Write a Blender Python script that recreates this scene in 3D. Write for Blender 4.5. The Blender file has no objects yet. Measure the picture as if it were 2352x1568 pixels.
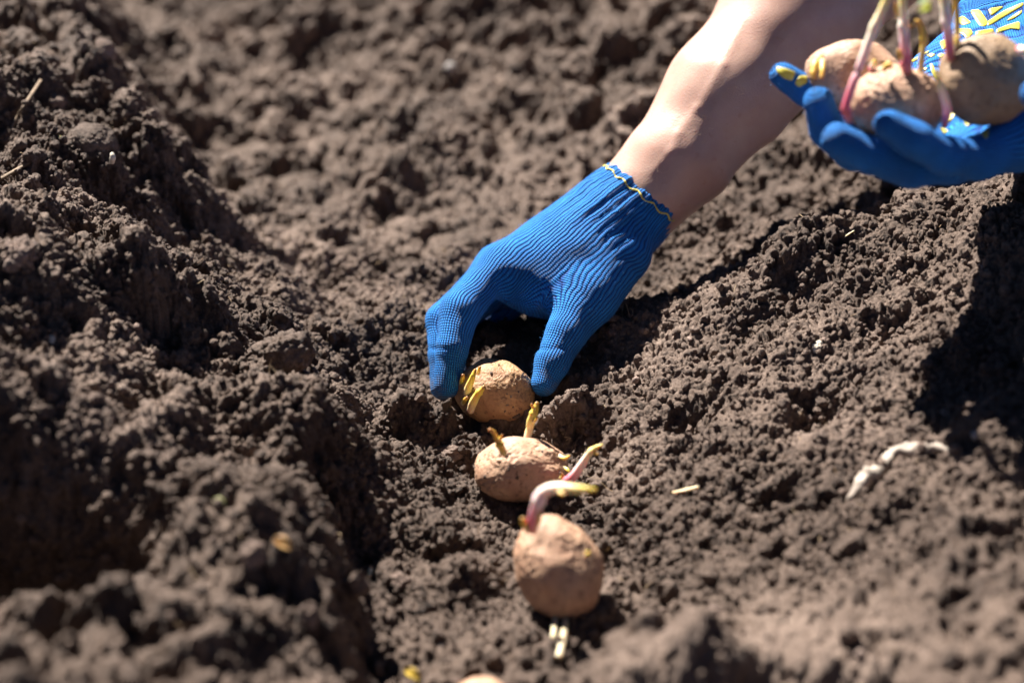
import bpy, math, random
import numpy as np
from mathutils import Vector

# ------------------------------------------------------------------ camera, sky, sun, exposure
S = bpy.context.scene
COL = S.collection
CAM = np.array([0.0, -1.30, 0.75]); PITCH = math.radians(30); FPX = 4573.0
cam_d = bpy.data.cameras.new('camera'); cam = bpy.data.objects.new('camera', cam_d); COL.objects.link(cam)
cam.location = CAM; cam.rotation_euler = (math.radians(90) - PITCH, 0, 0)
cam_d.lens = 70; cam_d.sensor_width = 36; cam_d.clip_start = .05; cam_d.clip_end = 200
cam_d.dof.use_dof = True; cam_d.dof.focus_distance = 1.385; cam_d.dof.aperture_fstop = 2.7
S.camera = cam
SUN_EL, SUN_AZ = math.radians(48.5), math.radians(33)          # azimuth: left of straight ahead
sd = np.array([-math.sin(SUN_AZ)*math.cos(SUN_EL), math.cos(SUN_AZ)*math.cos(SUN_EL), math.sin(SUN_EL)])
W = bpy.data.worlds.new('World'); S.world = W; W.use_nodes = True
sky = W.node_tree.nodes.new('ShaderNodeTexSky'); sky.sky_type = 'NISHITA'; sky.sun_disc = False
sky.air_density = .17; sky.dust_density = .0; sky.ozone_density = 1.; sky.sun_elevation = SUN_EL; sky.sun_rotation = -SUN_AZ
bg = W.node_tree.nodes['Background']; bg.inputs['Strength'].default_value = .05
W.node_tree.links.new(sky.outputs[0], bg.inputs[0])
sun_d = bpy.data.lights.new('sun', 'SUN'); sun = bpy.data.objects.new('sun', sun_d); COL.objects.link(sun)
sun_d.energy = 5; sun_d.angle = math.radians(.5); sun_d.color = (1, .94, .86)
sun.rotation_euler = Vector(-sd).to_track_quat('-Z', 'Y').to_euler()
S.view_settings.view_transform = 'Standard'; S.view_settings.look = 'None'
S.view_settings.exposure = 1.82; S.view_settings.gamma = 1
S.cycles.max_bounces = 5; S.cycles.diffuse_bounces = 1; S.cycles.glossy_bounces = 2

_f = np.array([0, math.cos(PITCH), -math.sin(PITCH)]); _u = np.array([0, math.sin(PITCH), math.cos(PITCH)]); _r = np.array([1., 0, 0])
def at(px, py, d):
    """world point seen at (px,py) of a 2352 wide frame, d metres along the camera's axis"""
    return CAM + d*(_f + _r*(px-1176)/FPX - _u*(py-784)/FPX)

# ------------------------------------------------------------------ helpers
def mesh_obj(name, V, F, mat=None, parent=None, smooth=True):
    me = bpy.data.meshes.new(name)
    V = np.asarray(V, np.float32); F = np.asarray(F, np.int32)
    k = F.shape[1]
    me.vertices.add(len(V)); me.vertices.foreach_set('co', V.ravel())
    me.loops.add(F.size); me.loops.foreach_set('vertex_index', F.ravel())
    me.polygons.add(len(F)); me.polygons.foreach_set('loop_start', np.arange(0, F.size, k, dtype=np.int32))
    me.polygons.foreach_set('use_smooth', np.full(len(F), smooth))
    me.update(calc_edges=True)
    if mat: me.materials.append(mat)
    o = bpy.data.objects.new(name, me); COL.objects.link(o)
    if parent: o.parent = parent
    return o
def add_attr(o, name, data):
    data = np.asarray(data, np.float32)
    if data.ndim == 1:
        a = o.data.attributes.new(name, 'FLOAT', 'POINT'); a.data.foreach_set('value', data)
    else:
        a = o.data.attributes.new(name, 'FLOAT_VECTOR', 'POINT'); a.data.foreach_set('vector', data.ravel())
def empty(name, loc):
    o = bpy.data.objects.new(name, None); COL.objects.link(o); o.location = loc; o.empty_display_size = .02; return o
def tag(o, label=None, cat=None, group=None, kind=None):
    for k, v in (('label', label), ('category', cat), ('group', group), ('kind', kind)):
        if v: o[k] = v
    return o
def hexlin(*rgb): return tuple(rgb) + (1,)

# smooth value noise at arbitrary points (numpy)
def _hash(ix, iy, iz, seed):
    h = (ix*374761393 + iy*668265263 + iz*2147483647 + seed*974634777) & 0xffffffff
    h = ((h ^ (h >> 13)) * 1274126177) & 0xffffffff
    return ((h ^ (h >> 16)) & 0xffff)/65535.0
def vnoise(P, scale, seed=0):
    P = np.asarray(P, float)*scale
    I = np.floor(P).astype(np.int64); f = P-I; f = f*f*(3-2*f); out = 0
    for a in (0, 1):
        for b in (0, 1):
            for c in (0, 1):
                w = (f[..., 0] if a else 1-f[..., 0])*(f[..., 1] if b else 1-f[..., 1])*(f[..., 2] if c else 1-f[..., 2])
                out = out + w*_hash(I[..., 0]+a, I[..., 1]+b, I[..., 2]+c, seed)
    return out*2-1
def fbm(P, scale, oct=3, seed=0):
    return sum(vnoise(P, scale*2**k, seed+k)*.5**k for k in range(oct))

# ------------------------------------------------------------------ materials
def newmat(name):
    m = bpy.data.materials.new(name); m.use_nodes = True
    nt = m.node_tree; return m, nt, nt.nodes['Principled BSDF']
def N(nt, typ, **kw):
    n = nt.nodes.new(typ)
    for k, v in kw.items():
        if k in n.inputs.keys(): n.inputs[k].default_value = v
        else: setattr(n, k, v)
    return n
def ramp(nt, stops, fac):
    r = nt.nodes.new('ShaderNodeValToRGB'); e = r.color_ramp.elements
    while len(e) < len(stops): e.new(.5)
    for k, (p, c) in enumerate(stops): e[k].position = p; e[k].color = hexlin(*c)
    nt.links.new(fac, r.inputs[0]); return r

def soil_mat(name, tint=(1, 1, 1), bump=True):
    m, nt, b = newmat(name); L = nt.links.new
    tc = N(nt, 'ShaderNodeTexCoord')
    n1 = N(nt, 'ShaderNodeTexNoise', Scale=14., Detail=6., Roughness=.65); L(tc.outputs['Object'], n1.inputs['Vector'])
    n2 = N(nt, 'ShaderNodeTexNoise', Scale=420., Detail=3., Roughness=.7); L(tc.outputs['Object'], n2.inputs['Vector'])
    mx = N(nt, 'ShaderNodeMix', data_type='FLOAT'); mx.inputs[0].default_value = .5
    L(n1.outputs[0], mx.inputs[2]); L(n2.outputs[0], mx.inputs[3])
    t = tint
    r = ramp(nt, [(.3, (.034*t[0], .021*t[1], .016*t[2])), (.46, (.099*t[0], .064*t[1], .047*t[2])), (.60, (.188*t[0], .129*t[1], .097*t[2])), (.74, (.31*t[0], .235*t[1], .19*t[2]))], mx.outputs[0])
    n0 = N(nt, 'ShaderNodeTexNoise', Scale=6., Detail=7., Roughness=.7); L(tc.outputs['Object'], n0.inputs['Vector'])
    r0 = ramp(nt, [(.36, (.76, .75, .74)), (.52, (1.06, 1.08, 1.1)), (.66, (1.6, 1.7, 1.8))], n0.outputs[0])
    mm = N(nt, 'ShaderNodeMix', data_type='RGBA', blend_type='MULTIPLY'); mm.inputs[0].default_value = 1; L(r.outputs[0], mm.inputs[6]); L(r0.outputs[0], mm.inputs[7])
    L(mm.outputs[2], b.inputs['Base Color'])
    b.inputs['Roughness'].default_value = .7; b.inputs['Specular IOR Level'].default_value = .4
    if bump:
        n3 = N(nt, 'ShaderNodeTexNoise', Scale=1100., Detail=5., Roughness=.8); L(tc.outputs['Object'], n3.inputs['Vector'])
        bp = N(nt, 'ShaderNodeBump', Strength=1., Distance=.0018); L(n3.outputs[0], bp.inputs['Height']); L(bp.outputs[0], b.inputs['Normal'])
    return m
M_SOIL = soil_mat('soil')
M_CLOD = soil_mat('dry_clod', (1.7, 1.75, 1.85))

def potato_mat(name, a, c, dark, warts=0.0):
    m, nt, b = newmat(name); L = nt.links.new
    tc = N(nt, 'ShaderNodeTexCoord')
    n1 = N(nt, 'ShaderNodeTexNoise', Scale=45., Detail=5., Roughness=.6); L(tc.outputs['Object'], n1.inputs['Vector'])
    r = ramp(nt, [(.3, c), (.62, a)], n1.outputs[0])
    n2 = N(nt, 'ShaderNodeTexNoise', Scale=260., Detail=4., Roughness=.65); L(tc.outputs['Object'], n2.inputs['Vector'])
    r2 = ramp(nt, [(.56, (0, 0, 0)), (.68, (1, 1, 1))], n2.outputs[0])
    mx = N(nt, 'ShaderNodeMix', data_type='RGBA'); L(r2.outputs[0], mx.inputs[0]); L(r.outputs[0], mx.inputs[6]); mx.inputs[7].default_value = hexlin(*dark)
    # soil dust in patches
    n3 = N(nt, 'ShaderNodeTexNoise', Scale=70., Detail=7., Roughness=.75); L(tc.outputs['Object'], n3.inputs['Vector'])
    r3 = ramp(nt, [(.55, (0, 0, 0)), (.75, (.75, .75, .75))], n3.outputs[0])
    mx2 = N(nt, 'ShaderNodeMix', data_type='RGBA'); L(r3.outputs[0], mx2.inputs[0]); L(mx.outputs[2], mx2.inputs[6]); mx2.inputs[7].default_value = (.12, .08, .055, 1)
    L(mx2.outputs[2], b.inputs['Base Color'])
    b.inputs['Roughness'].default_value = .55; b.inputs['Specular IOR Level'].default_value = .4
    b.inputs['Subsurface Weight'].default_value = .08; b.inputs['Subsurface Radius'].default_value = (.004, .002, .001)
    n4 = N(nt, 'ShaderNodeTexNoise', Scale=520., Detail=4., Roughness=.7); L(tc.outputs['Object'], n4.inputs['Vector'])
    n5 = N(nt, 'ShaderNodeTexVoronoi', Scale=170., feature='DISTANCE_TO_EDGE'); 
    nw = N(nt, 'ShaderNodeTexNoise', Scale=90., Detail=3.); L(tc.outputs['Object'], nw.inputs['Vector'])
    wx = N(nt, 'ShaderNodeMix', data_type='RGBA', blend_type='ADD'); wx.inputs[0].default_value = .02; L(tc.outputs['Object'], wx.inputs[6]); L(nw.outputs['Color'], wx.inputs[7])
    L(wx.outputs[2], n5.inputs['Vector'])
    pw = N(nt, 'ShaderNodeMath', operation='MULTIPLY_ADD'); L(n5.outputs['Distance'], pw.inputs[0]); pw.inputs[1].default_value = warts; L(n4.outputs[0], pw.inputs[2])
    bp = N(nt, 'ShaderNodeBump', Strength=.8, Distance=.0008); L(pw.outputs[0], bp.inputs['Height']); L(bp.outputs[0], b.inputs['Normal'])
    return m
M_POT_A = potato_mat('potato_netted_skin', (.46, .28, .14), (.34, .17, .09), (.19, .10, .055), 1.2)
M_POT_B = potato_mat('potato_smooth_skin', (.54, .345, .225), (.38, .21, .135), (.22, .12, .075))
M_POT_C = potato_mat('potato_dusty_skin', (.36, .25, .155), (.27, .175, .105), (.15, .095, .06))

def sprout_mat(name, stops, rough=.4):
    m, nt, b = newmat(name); L = nt.links.new
    at_ = N(nt, 'ShaderNodeAttribute', attribute_name='along')
    tc = N(nt, 'ShaderNodeTexCoord')
    n = N(nt, 'ShaderNodeTexNoise', Scale=300., Detail=3.); L(tc.outputs['Object'], n.inputs['Vector'])
    ad = N(nt, 'ShaderNodeMath', operation='MULTIPLY_ADD'); L(n.outputs[0], ad.inputs[0]); ad.inputs[1].default_value = .22; L(at_.outputs['Fac'], ad.inputs[2])
    sb = N(nt, 'ShaderNodeMath', operation='SUBTRACT'); L(ad.outputs[0], sb.inputs[0]); sb.inputs[1].default_value = .11
    r = ramp(nt, stops, sb.outputs[0]); L(r.outputs[0], b.inputs['Base Color'])
    b.inputs['Roughness'].default_value = rough
    b.inputs['Subsurface Weight'].default_value = .6; b.inputs['Subsurface Radius'].default_value = (.003, .002, .001); b.inputs['Subsurface Scale'].default_value = 1
    bp = N(nt, 'ShaderNodeBump', Strength=.35, Distance=.0004); L(n.outputs[0], bp.inputs['Height']); L(bp.outputs[0], b.inputs['Normal'])
    return m
PINK, WHITE, YEL, YG, BRN = (.78, .17, .27), (.90, .82, .66), (.72, .52, .07), (.52, .50, .06), (.28, .15, .04)
M_SPR_Y = sprout_mat('sprout_yellow', [(0, (.60, .30, .25)), (.12, (.75, .60, .40)), (.45, (.80, .66, .25)), (.85, (.72, .55, .06)), (1, BRN)])
M_SPR_P = sprout_mat('sprout_pink', [(0, (.60, .20, .14)), (.2, PINK), (.46, (.92, .72, .70)), (.66, WHITE), (.88, (.76, .66, .22)), (1, (.55, .42, .05))])
M_SPR_O = sprout_mat('sprout_ochre', [(0, (.70, .55, .30)), (.5, (.68, .48, .08)), (.85, (.60, .36, .07)), (1, (.30, .14, .05))])
M_STRAW = sprout_mat('straw', [(0, (.55, .44, .27)), (1, (.66, .56, .38))], .6)

def simple_mat(name, c1, c2, scale=120, rough=.6, sss=0, bump=.0):
    m, nt, b = newmat(name); L = nt.links.new
    tc = N(nt, 'ShaderNodeTexCoord'); n = N(nt, 'ShaderNodeTexNoise', Scale=float(scale), Detail=4.); L(tc.outputs['Object'], n.inputs['Vector'])
    r = ramp(nt, [(.35, c1), (.65, c2)], n.outputs[0]); L(r.outputs[0], b.inputs['Base Color'])
    b.inputs['Roughness'].default_value = rough
    if sss: b.inputs['Subsurface Weight'].default_value = sss; b.inputs['Subsurface Radius'].default_value = (.008, .003, .0015); b.inputs['Subsurface Scale'].default_value = 1
    if bump:
        bp = N(nt, 'ShaderNodeBump', Strength=.6, Distance=bump); L(n.outputs[0], bp.inputs['Height']); L(bp.outputs[0], b.inputs['Normal'])
    return m
M_LEAF = simple_mat('leaf_green', (.12, .24, .10), (.26, .42, .24), 60, .45, .1)
M_LEAFY = simple_mat('leaf_yellow', (.45, .50, .03), (.55, .62, .06), 80, .45, .1)
M_RUBBER = simple_mat('yellow_rubber', (.50, .44, .05), (.60, .52, .08), 150, .38, .05, .0004)
M_THREAD = simple_mat('yellow_thread', (.62, .50, .06), (.75, .64, .16), 600, .7)
M_PALE = simple_mat('pale_root', (.50, .44, .36), (.66, .60, .50), 150, .6, 0, .0008)
M_ROOT = simple_mat('dusty_root', (.20, .16, .13), (.48, .41, .34), 90, .75, 0, .0012)
M_ORANGE = simple_mat('orange_flake', (.45, .20, .05), (.66, .38, .14), 150, .5, .1)
M_STONE = simple_mat('grey_stone', (.20, .18, .17), (.34, .31, .29), 200, .7, 0, .0006)

def skin_mat():
    m, nt, b = newmat('skin'); L = nt.links.new
    tc = N(nt, 'ShaderNodeTexCoord')
    n = N(nt, 'ShaderNodeTexNoise', Scale=22., Detail=5., Roughness=.6); L(tc.outputs['Object'], n.inputs['Vector'])
    r = ramp(nt, [(.3, (.44, .255, .20)), (.55, (.53, .33, .26)), (.75, (.59, .40, .32))], n.outputs[0]); 
    n2 = N(nt, 'ShaderNodeTexNoise', Scale=130., Detail=2.); L(tc.outputs['Object'], n2.inputs['Vector'])
    r2 = ramp(nt, [(.66, (0, 0, 0)), (.74, (.35, .35, .35))], n2.outputs[0])
    mx = N(nt, 'ShaderNodeMix', data_type='RGBA'); L(r2.outputs[0], mx.inputs[0]); L(r.outputs[0], mx.inputs[6]); mx.inputs[7].default_value = (.42, .20, .13, 1)
    L(mx.outputs[2], b.inputs['Base Color'])
    b.inputs['Roughness'].default_value = .42; b.inputs['Specular IOR Level'].default_value = .5
    b.inputs['Subsurface Weight'].default_value = .25; b.inputs['Subsurface Radius'].default_value = (.010, .004, .002); b.inputs['Subsurface Scale'].default_value = 1
    v = N(nt, 'ShaderNodeTexVoronoi', Scale=900.); L(tc.outputs['Object'], v.inputs['Vector'])
    bp = N(nt, 'ShaderNodeBump', Strength=.35, Distance=.0003); L(v.outputs[0], bp.inputs['Height']); L(bp.outputs[0], b.inputs['Normal'])
    return m
M_SKIN = skin_mat()

def knit_mat():
    """cotton knit: wales run along the glove ('knit' attribute: x = across, y = along, in metres; z = dirt)"""
    m, nt, b = newmat('blue_knit'); L = nt.links.new
    a = N(nt, 'ShaderNodeAttribute', attribute_name='knit')
    sp = N(nt, 'ShaderNodeSeparateXYZ'); L(a.outputs['Vector'], sp.inputs[0])
    def mth(op, x, y=None, z=None):
        n = N(nt, 'ShaderNodeMath', operation=op)
        for k, v in enumerate((x, y, z)):
            if v is None: continue
            if isinstance(v, (int, float)): n.inputs[k].default_value = v
            else: L(v, n.inputs[k])
        return n.outputs[0]
    tc = N(nt, 'ShaderNodeTexCoord')
    wob = N(nt, 'ShaderNodeTexNoise', Scale=60., Detail=2.); L(tc.outputs['Object'], wob.inputs['Vector'])
    u = mth('MULTIPLY_ADD', wob.outputs[0], .0042, sp.outputs[0])
    w = mth('ABSOLUTE', mth('SINE', mth('MULTIPLY', u, math.pi/.0021)))
    s = mth('SINE', mth('MULTIPLY_ADD', w, 1.3, mth('MULTIPLY', sp.outputs[1], 2*math.pi/.0016)))
    hgt = mth('MULTIPLY_ADD', s, .22, mth('POWER', w, .6))
    fz = N(nt, 'ShaderNodeTexNoise', Scale=1500., Detail=3.); L(tc.outputs['Object'], fz.inputs['Vector'])
    hgt2 = mth('MULTIPLY_ADD', fz.outputs[0], .5, hgt)
    bp = N(nt, 'ShaderNodeBump', Strength=1., Distance=.0013); L(hgt2, bp.inputs['Height']); L(bp.outputs[0], b.inputs['Normal'])
    # one blue yarn; shade in the grooves between wales is painted into its colour
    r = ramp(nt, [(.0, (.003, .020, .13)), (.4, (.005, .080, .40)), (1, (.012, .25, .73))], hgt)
    n = N(nt, 'ShaderNodeTexNoise', Scale=35., Detail=5., Roughness=.7); L(tc.outputs['Object'], n.inputs['Vector'])
    rr = ramp(nt, [(.35, (.75, .75, .75)), (.7, (1.15, 1.15, 1.15))], n.outputs[0])
    mu = N(nt, 'ShaderNodeMix', data_type='RGBA', blend_type='MULTIPLY'); mu.inputs[0].default_value = 1; L(r.outputs[0], mu.inputs[6]); L(rr.outputs[0], mu.inputs[7])
    # dust of soil
    nd = N(nt, 'ShaderNodeTexNoise', Scale=90., Detail=6., Roughness=.75); L(tc.outputs['Object'], nd.inputs['Vector'])
    df = mth('MULTIPLY', mth('SUBTRACT', mth('ADD', nd.outputs[0], mth('MULTIPLY', sp.outputs[2], .40)), .62), 3.)
    cl = N(nt, 'ShaderNodeClamp'); L(df, cl.inputs[0]); cl.inputs['Max'].default_value = .6
    md = N(nt, 'ShaderNodeMix', data_type='RGBA'); L(cl.outputs[0], md.inputs[0]); L(mu.outputs[2], md.inputs[6]); md.inputs[7].default_value = (.16, .15, .17, 1)
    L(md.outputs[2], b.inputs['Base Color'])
    b.inputs['Roughness'].default_value = .75; b.inputs['Specular IOR Level'].default_value = .3
    b.inputs['Sheen Weight'].default_value = .12; b.inputs['Sheen Roughness'].default_value = .4; b.inputs['Sheen Tint'].default_value = (.35, .6, 1, 1)
    return m
M_KNIT = knit_mat()

# ------------------------------------------------------------------ ground: furrow in crumbly soil
DX = .0009; NX, NY = 1600, 2560; X0, Y0 = -.72, -.76
rng = np.random.default_rng(7)
def smst(a, b, x): t = np.clip((x-a)/(b-a), 0, 1); return t*t*(3-2*t)
TOE_Y = [-.8, -.4, -.235, -.14, -.03, .13, .35, .7, 1.3]
TOE_X = [-.06, -.075, -.104, -.085, -.10, -.215, -.29, -.42, -.62]
RT_Y = [-.8, -.4, -.3, -.18, -.09, 0, .1, .35, .7, 1.3]
RT_X = [.13, .085, .075, .045, .03, .03, -.02, -.12, -.24, -.42]
# (x, y, radius x, radius y, height): clods (+) and holes (-) big enough to point at
FEAT = [
 (-.30, -.365, .085, .055, -.14), (-.287, .004, .034, .022, -.045), (-.30, -.275, .09, .03, .012), (-.26, -.485, .13, .045, -.035), (-.125, -.215, .04, .04, .035), (-.15, -.335, .05, .05, .035),
 (-.30, .0, .07, .05, .012), (-.235, -.115, .05, .035, .022), (-.33, -.16, .06, .05, .03), (-.135, -.135, .03, .028, .022),
 (-.10, -.19, .022, .02, .016), (-.18, .03, .03, .05, .02), (-.23, .12, .04, .04, .03), (-.33, .22, .05, .05, .03), (-.165, -.06, .026, .022, .016),
 (.155, -.065, .035, .028, .016), (.21, -.035, .035, .028, .02), (.095, -.045, .03, .022, .02), (.082, -.452, .052, .046, .074), (.15, -.48, .04, .035, -.05), (.26, -.135, .02, .016, -.02), (.33, -.09, .03, .02, .02), (.34, -.14, .03, .04, .02),
 (.20, -.20, .02, .018, -.022), (.12, -.175, .018, .014, -.018), (.165, -.27, .018, .016, -.02), (.32, -.05, .05, .04, .015), (.06, -.105, .016, .014, .010),
 (-.085, .30, .05, .04, .025), (.05, .42, .07, .05, .02), (.2, .55, .08, .06, .025), (-.12, .62, .08, .06, .03), (-.35, .5, .08, .06, .03),
 (-.42, .12, .07, .05, .035), (-.05, .09, .035, .03, .018), (-.10, .02, .03, .022, .012), (-.42, -.28, .07, .06, .03), (-.20, -.48, .06, .05, .03),
 (-.055, -.155, .02, .018, .008), (-.064, -.130, .024, .013, .034), (.040, -.127, .018, .012, .033), (-.088, -.125, .02, .02, .015), (-.03, -.30, .022, .018, .012), (-.045, -.25, .018, .014, .012), (-.27, -.46, .10, .03, -.02),
]
def macro(X, Y):
    toe = np.interp(Y, TOE_Y, TOE_X); rt = np.interp(Y, RT_Y, RT_X)
    w = .20 - .10*smst(.0, .12, Y)
    t_ = np.clip((toe - X)/w, 0, 1); h = .128*(.45*t_ + .55*t_*t_*(3-2*t_))
    nf = 1-smst(-.22, -.10, Y); h = h*(1-nf) + nf*(.042*smst(0, .032, toe-X) + .085*np.clip((toe-X-.02)/.22, 0, 1)) * (1 - .35*smst(.15, .6, Y))
    h = h + .02*smst(.1, .4, toe - X)
    u = np.maximum(X - rt, 0)
    hr = .125*(1-np.exp(-u/.20)) + .05*smst(.05, .5, u)
    hr = hr*(1 - (.55 - .25*smst(.15, .5, X))*smst(-.015, .035, Y))       # behind the near bank the ground falls away
    hr = hr + .02*smst(.3, 1., Y)
    h = h + hr
    P = np.stack([X, Y, X*0], -1)
    h = h + .010*fbm(P, 9, 2, 5) + .007*fbm(P, 24, 2, 9)*np.clip(.45 + h*8, 0, 1.2)
    far = smst(.02, .25, Y)
    h = h + far*(.016*fbm(P+3, 14, 2, 15))
    for (fx, fy, rx, ry, a) in FEAT:
        q = ((X-fx)/rx)**2 + ((Y-fy)/ry)**2
        h = h + a*np.exp(-q**1.35*.9)
    return h

def splat(H, r, cover, squash=1., sink=.35, jit=.35, seed=0):
    """lay a periodic layer of rough spherical crumbs over the height raster H"""
    g = np.random.default_rng(seed)
    n = int(cover*NX*NY*DX*DX/(math.pi*r*r))
    R = int(math.ceil(r*(1+jit)/DX))
    ci = g.random(n)*NY; cj = g.random(n)*NX
    rr = r*(1 + jit*(g.random(n)*2-1))
    asp = 1 + .45*(g.random(n)-.5)*2; th = g.random(n)*math.pi; ct, st = np.cos(th), np.sin(th)
    i0 = ci.astype(int); j0 = cj.astype(int); flat = H.ravel()
    zc = flat[(i0 % NY)*NX + (j0 % NX)] - sink*rr*(.4+1.2*g.random(n))
    if R <= 9:
        for di in range(-R, R+1):
            for dj in range(-R, R+1):
                y = (i0+di+.5-ci)*DX; x = (j0+dj+.5-cj)*DX
                a = (x*ct+y*st)*asp; b = (-x*st+y*ct)/asp
                q = 1-(a*a+b*b)/(rr*rr); k = q > 0
                if not k.any(): continue
                v = zc[k] + squash*rr[k]*np.sqrt(q[k])
                np.maximum.at(flat, ((i0[k]+di) % NY)*NX + ((j0[k]+dj) % NX), v)
    else:
        for m_ in range(n):
            ii = np.arange(i0[m_]-R, i0[m_]+R+1); jj = np.arange(j0[m_]-R, j0[m_]+R+1)
            y = ((ii+.5-ci[m_])*DX)[:, None]; x = ((jj+.5-cj[m_])*DX)[None]
            a = (x*ct[m_]+y*st[m_])*asp[m_]; b = (-x*st[m_]+y*ct[m_])/asp[m_]
            q = 1-(a*a+b*b)/(rr[m_]**2)
            v = zc[m_] + squash*rr[m_]*np.sqrt(np.maximum(q, 0)); v[q <= 0] = -9
            ix = np.ix_(ii % NY, jj % NX); H[ix] = np.maximum(H[ix], v)
    return flat.reshape(NY, NX)
def spectral(scale, seed):
    g = np.random.default_rng(seed); F = np.fft.rfft2(g.standard_normal((NY, NX)))
    fy = np.fft.fftfreq(NY, DX)[:, None]; fx = np.fft.rfftfreq(NX, DX)[None]
    F *= np.exp(-(fx*fx+fy*fy)*(scale**2)*math.pi**2*.5); h = np.fft.irfft2(F, (NY, NX)); return h/h.std()
def blur(H, s):
    F = np.fft.rfft2(H); fy = np.fft.fftfreq(NY, DX)[:, None]; fx = np.fft.rfftfreq(NX, DX)[None]
    F *= np.exp(-(fx*fx+fy*fy)*2*(math.pi*s)**2); return np.fft.irfft2(F, (NY, NX))

def pits(H, *a_, **k_): return -splat(-H, *a_, **k_)
A = np.zeros((NY, NX)); A = A + .0022*spectral(.02, 3)
A = splat(A, .021, .20, .9, .35, seed=11)
A = pits(A, .016, .10, 1.1, .4, seed=44)
A = splat(A, .0115, .36, 1.05, .35, .5, seed=12)
A += .0007*spectral(.005, 4)
A = blur(A, .0009); A0 = blur(A, .003)
D = .0011*spectral(.009, 31) + .0007*spectral(.0045, 32)
D = splat(D, .0060, .12, .8, .5, .5, seed=13)
D = pits(D, .0060, .10, 1.3, .25, .4, seed=41)
D = splat(D, .0036, .26, .9, .4, .5, seed=14)
D += .00045*spectral(.0026, 33)
D = pits(D, .0034, .18, 1.4, .3, .4, seed=42)
D = splat(D, .0022, .36, 1., .4, .5, seed=15)
D = pits(D, .0020, .24, 1.4, .25, .3, seed=43)
D += .00035*spectral(.0018, 6)
D = splat(D, .0013, .70, 1.1, .2, .3, seed=16)
D = pits(D, .0012, .25, 1.6, .1, .2, seed=45)
D += .00034*np.random.default_rng(5).standard_normal(D.shape)
D -= D.mean()

def graded(lo, hi, f0, f1, fine, coarse):
    a = list(np.arange(f0, f1, fine)); v = f0
    while v > lo: v -= coarse; a.append(v)
    v = f1
    while v < hi: a.append(v); v += coarse
    return np.array(sorted(a))
xs = graded(-.74, .74, -.40, .40, .0009, .0018)
ys = graded(-.72, 1.5, -.33, .14, .0009, .0020)
def outer(a, far):
    L_ = [a[0]]; s = .01
    while L_[-1] > -far: L_.append(L_[-1]-s); s *= 1.25
    R_ = [a[-1]]; s = .01
    while R_[-1] < far: R_.append(R_[-1]+s); s *= 1.25
    return np.concatenate([L_[:0:-1], a, R_[1:]])
gx = outer(xs, 40); gy = outer(ys, 60)
XX, YY = np.meshgrid(gx, gy)
jx = np.floor((gx-X0)/DX).astype(int) % NX; iy = np.floor((gy-Y0)/DX).astype(int) % NY
def macro_grid(gx, gy):
    out = np.empty((len(gy), len(gx)))
    for a in range(0, len(gy), 200):
        X_, Y_ = np.meshgrid(gx, gy[a:a+200]); out[a:a+200] = macro(np.clip(X_, -1.2, 1.2), np.clip(Y_, -1.2, 2.2))
    return out
MH = macro_grid(gx, gy)
fall = np.clip(1 - (np.maximum(np.abs(XX)-.9, 0)+np.maximum(YY-1.7, 0)), 0, 1)
# the coarse clods stand out more on the banks and far away than on the furrow floor
amp = .55 + .75*np.clip(MH/.10, 0, 1) + .5*smst(.1, .5, YY) - .55*smst(.02, .12, XX)*(1-smst(-.02, .08, YY))
H1 = MH + A[np.ix_(iy, jx)]*amp
HS = MH + A0[np.ix_(iy, jx)]*amp
dhy, dhx = np.gradient(HS, gy, gx)
lim = 2.0/np.maximum(2.0, np.sqrt(dhx**2+dhy**2)); dhx *= lim; dhy *= lim
nz = 1/np.sqrt(1+dhx**2+dhy**2)
DD = D[np.ix_(iy, jx)]*(.8+.35*np.clip(amp-.6, 0, 1))
PX = XX - dhx*nz*DD; PY = YY - dhy*nz*DD; PZ = H1 + nz*DD
V = np.stack([PX, PY, PZ], -1).reshape(-1, 3)
ny_, nx_ = XX.shape
idx = np.arange(ny_*nx_, dtype=np.int32).reshape(ny_, nx_)
F = np.stack([idx[:-1, :-1], idx[:-1, 1:], idx[1:, 1:], idx[1:, :-1]], -1).reshape(-1, 4)
ground = mesh_obj('ground', V, F, M_SOIL); tag(ground, kind='structure', label='dark brown crumbly tilled soil with a planting furrow')
print('ground verts', len(V))

def ground_z(x, y):
    x = np.atleast_1d(x); y = np.atleast_1d(y)
    j = np.clip(np.searchsorted(gx, x), 0, nx_-1); i = np.clip(np.searchsorted(gy, y), 0, ny_-1)
    return (H1 + .8*DD)[i, j]
def hit(px, py, lift=0.):
    """where the camera ray through a photo pixel meets the soil"""
    ds = np.arange(.8, 3.2, .0015)
    P = CAM + ds[:, None]*(_f + _r*(px-1176)/FPX - _u*(py-784)/FPX)[None]
    k = np.argmax(P[:, 2] < ground_z(P[:, 0], P[:, 1]) + lift); return P[k]
#OBJECTS
# ------------------------------------------------------------------ small builders
def ico(sub):
    import bmesh
    bm = bmesh.new(); bmesh.ops.create_icosphere(bm, subdivisions=sub, radius=1)
    Vv = np.array([v.co[:] for v in bm.verts]); Ff = np.array([[v.index for v in f.verts] for f in bm.faces]); bm.free(); return Vv, Ff
ICO = {k: ico(k) for k in (2, 3, 5, 6)}

def basis(tilt):
    """orthonormal frame: camera right / up rolled by tilt, and towards the camera"""
    c, s = math.cos(tilt), math.sin(tilt)
    r = _r*c + _u*s; u = -_r*s + _u*c
    return np.stack([r, u, -_f])

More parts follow.
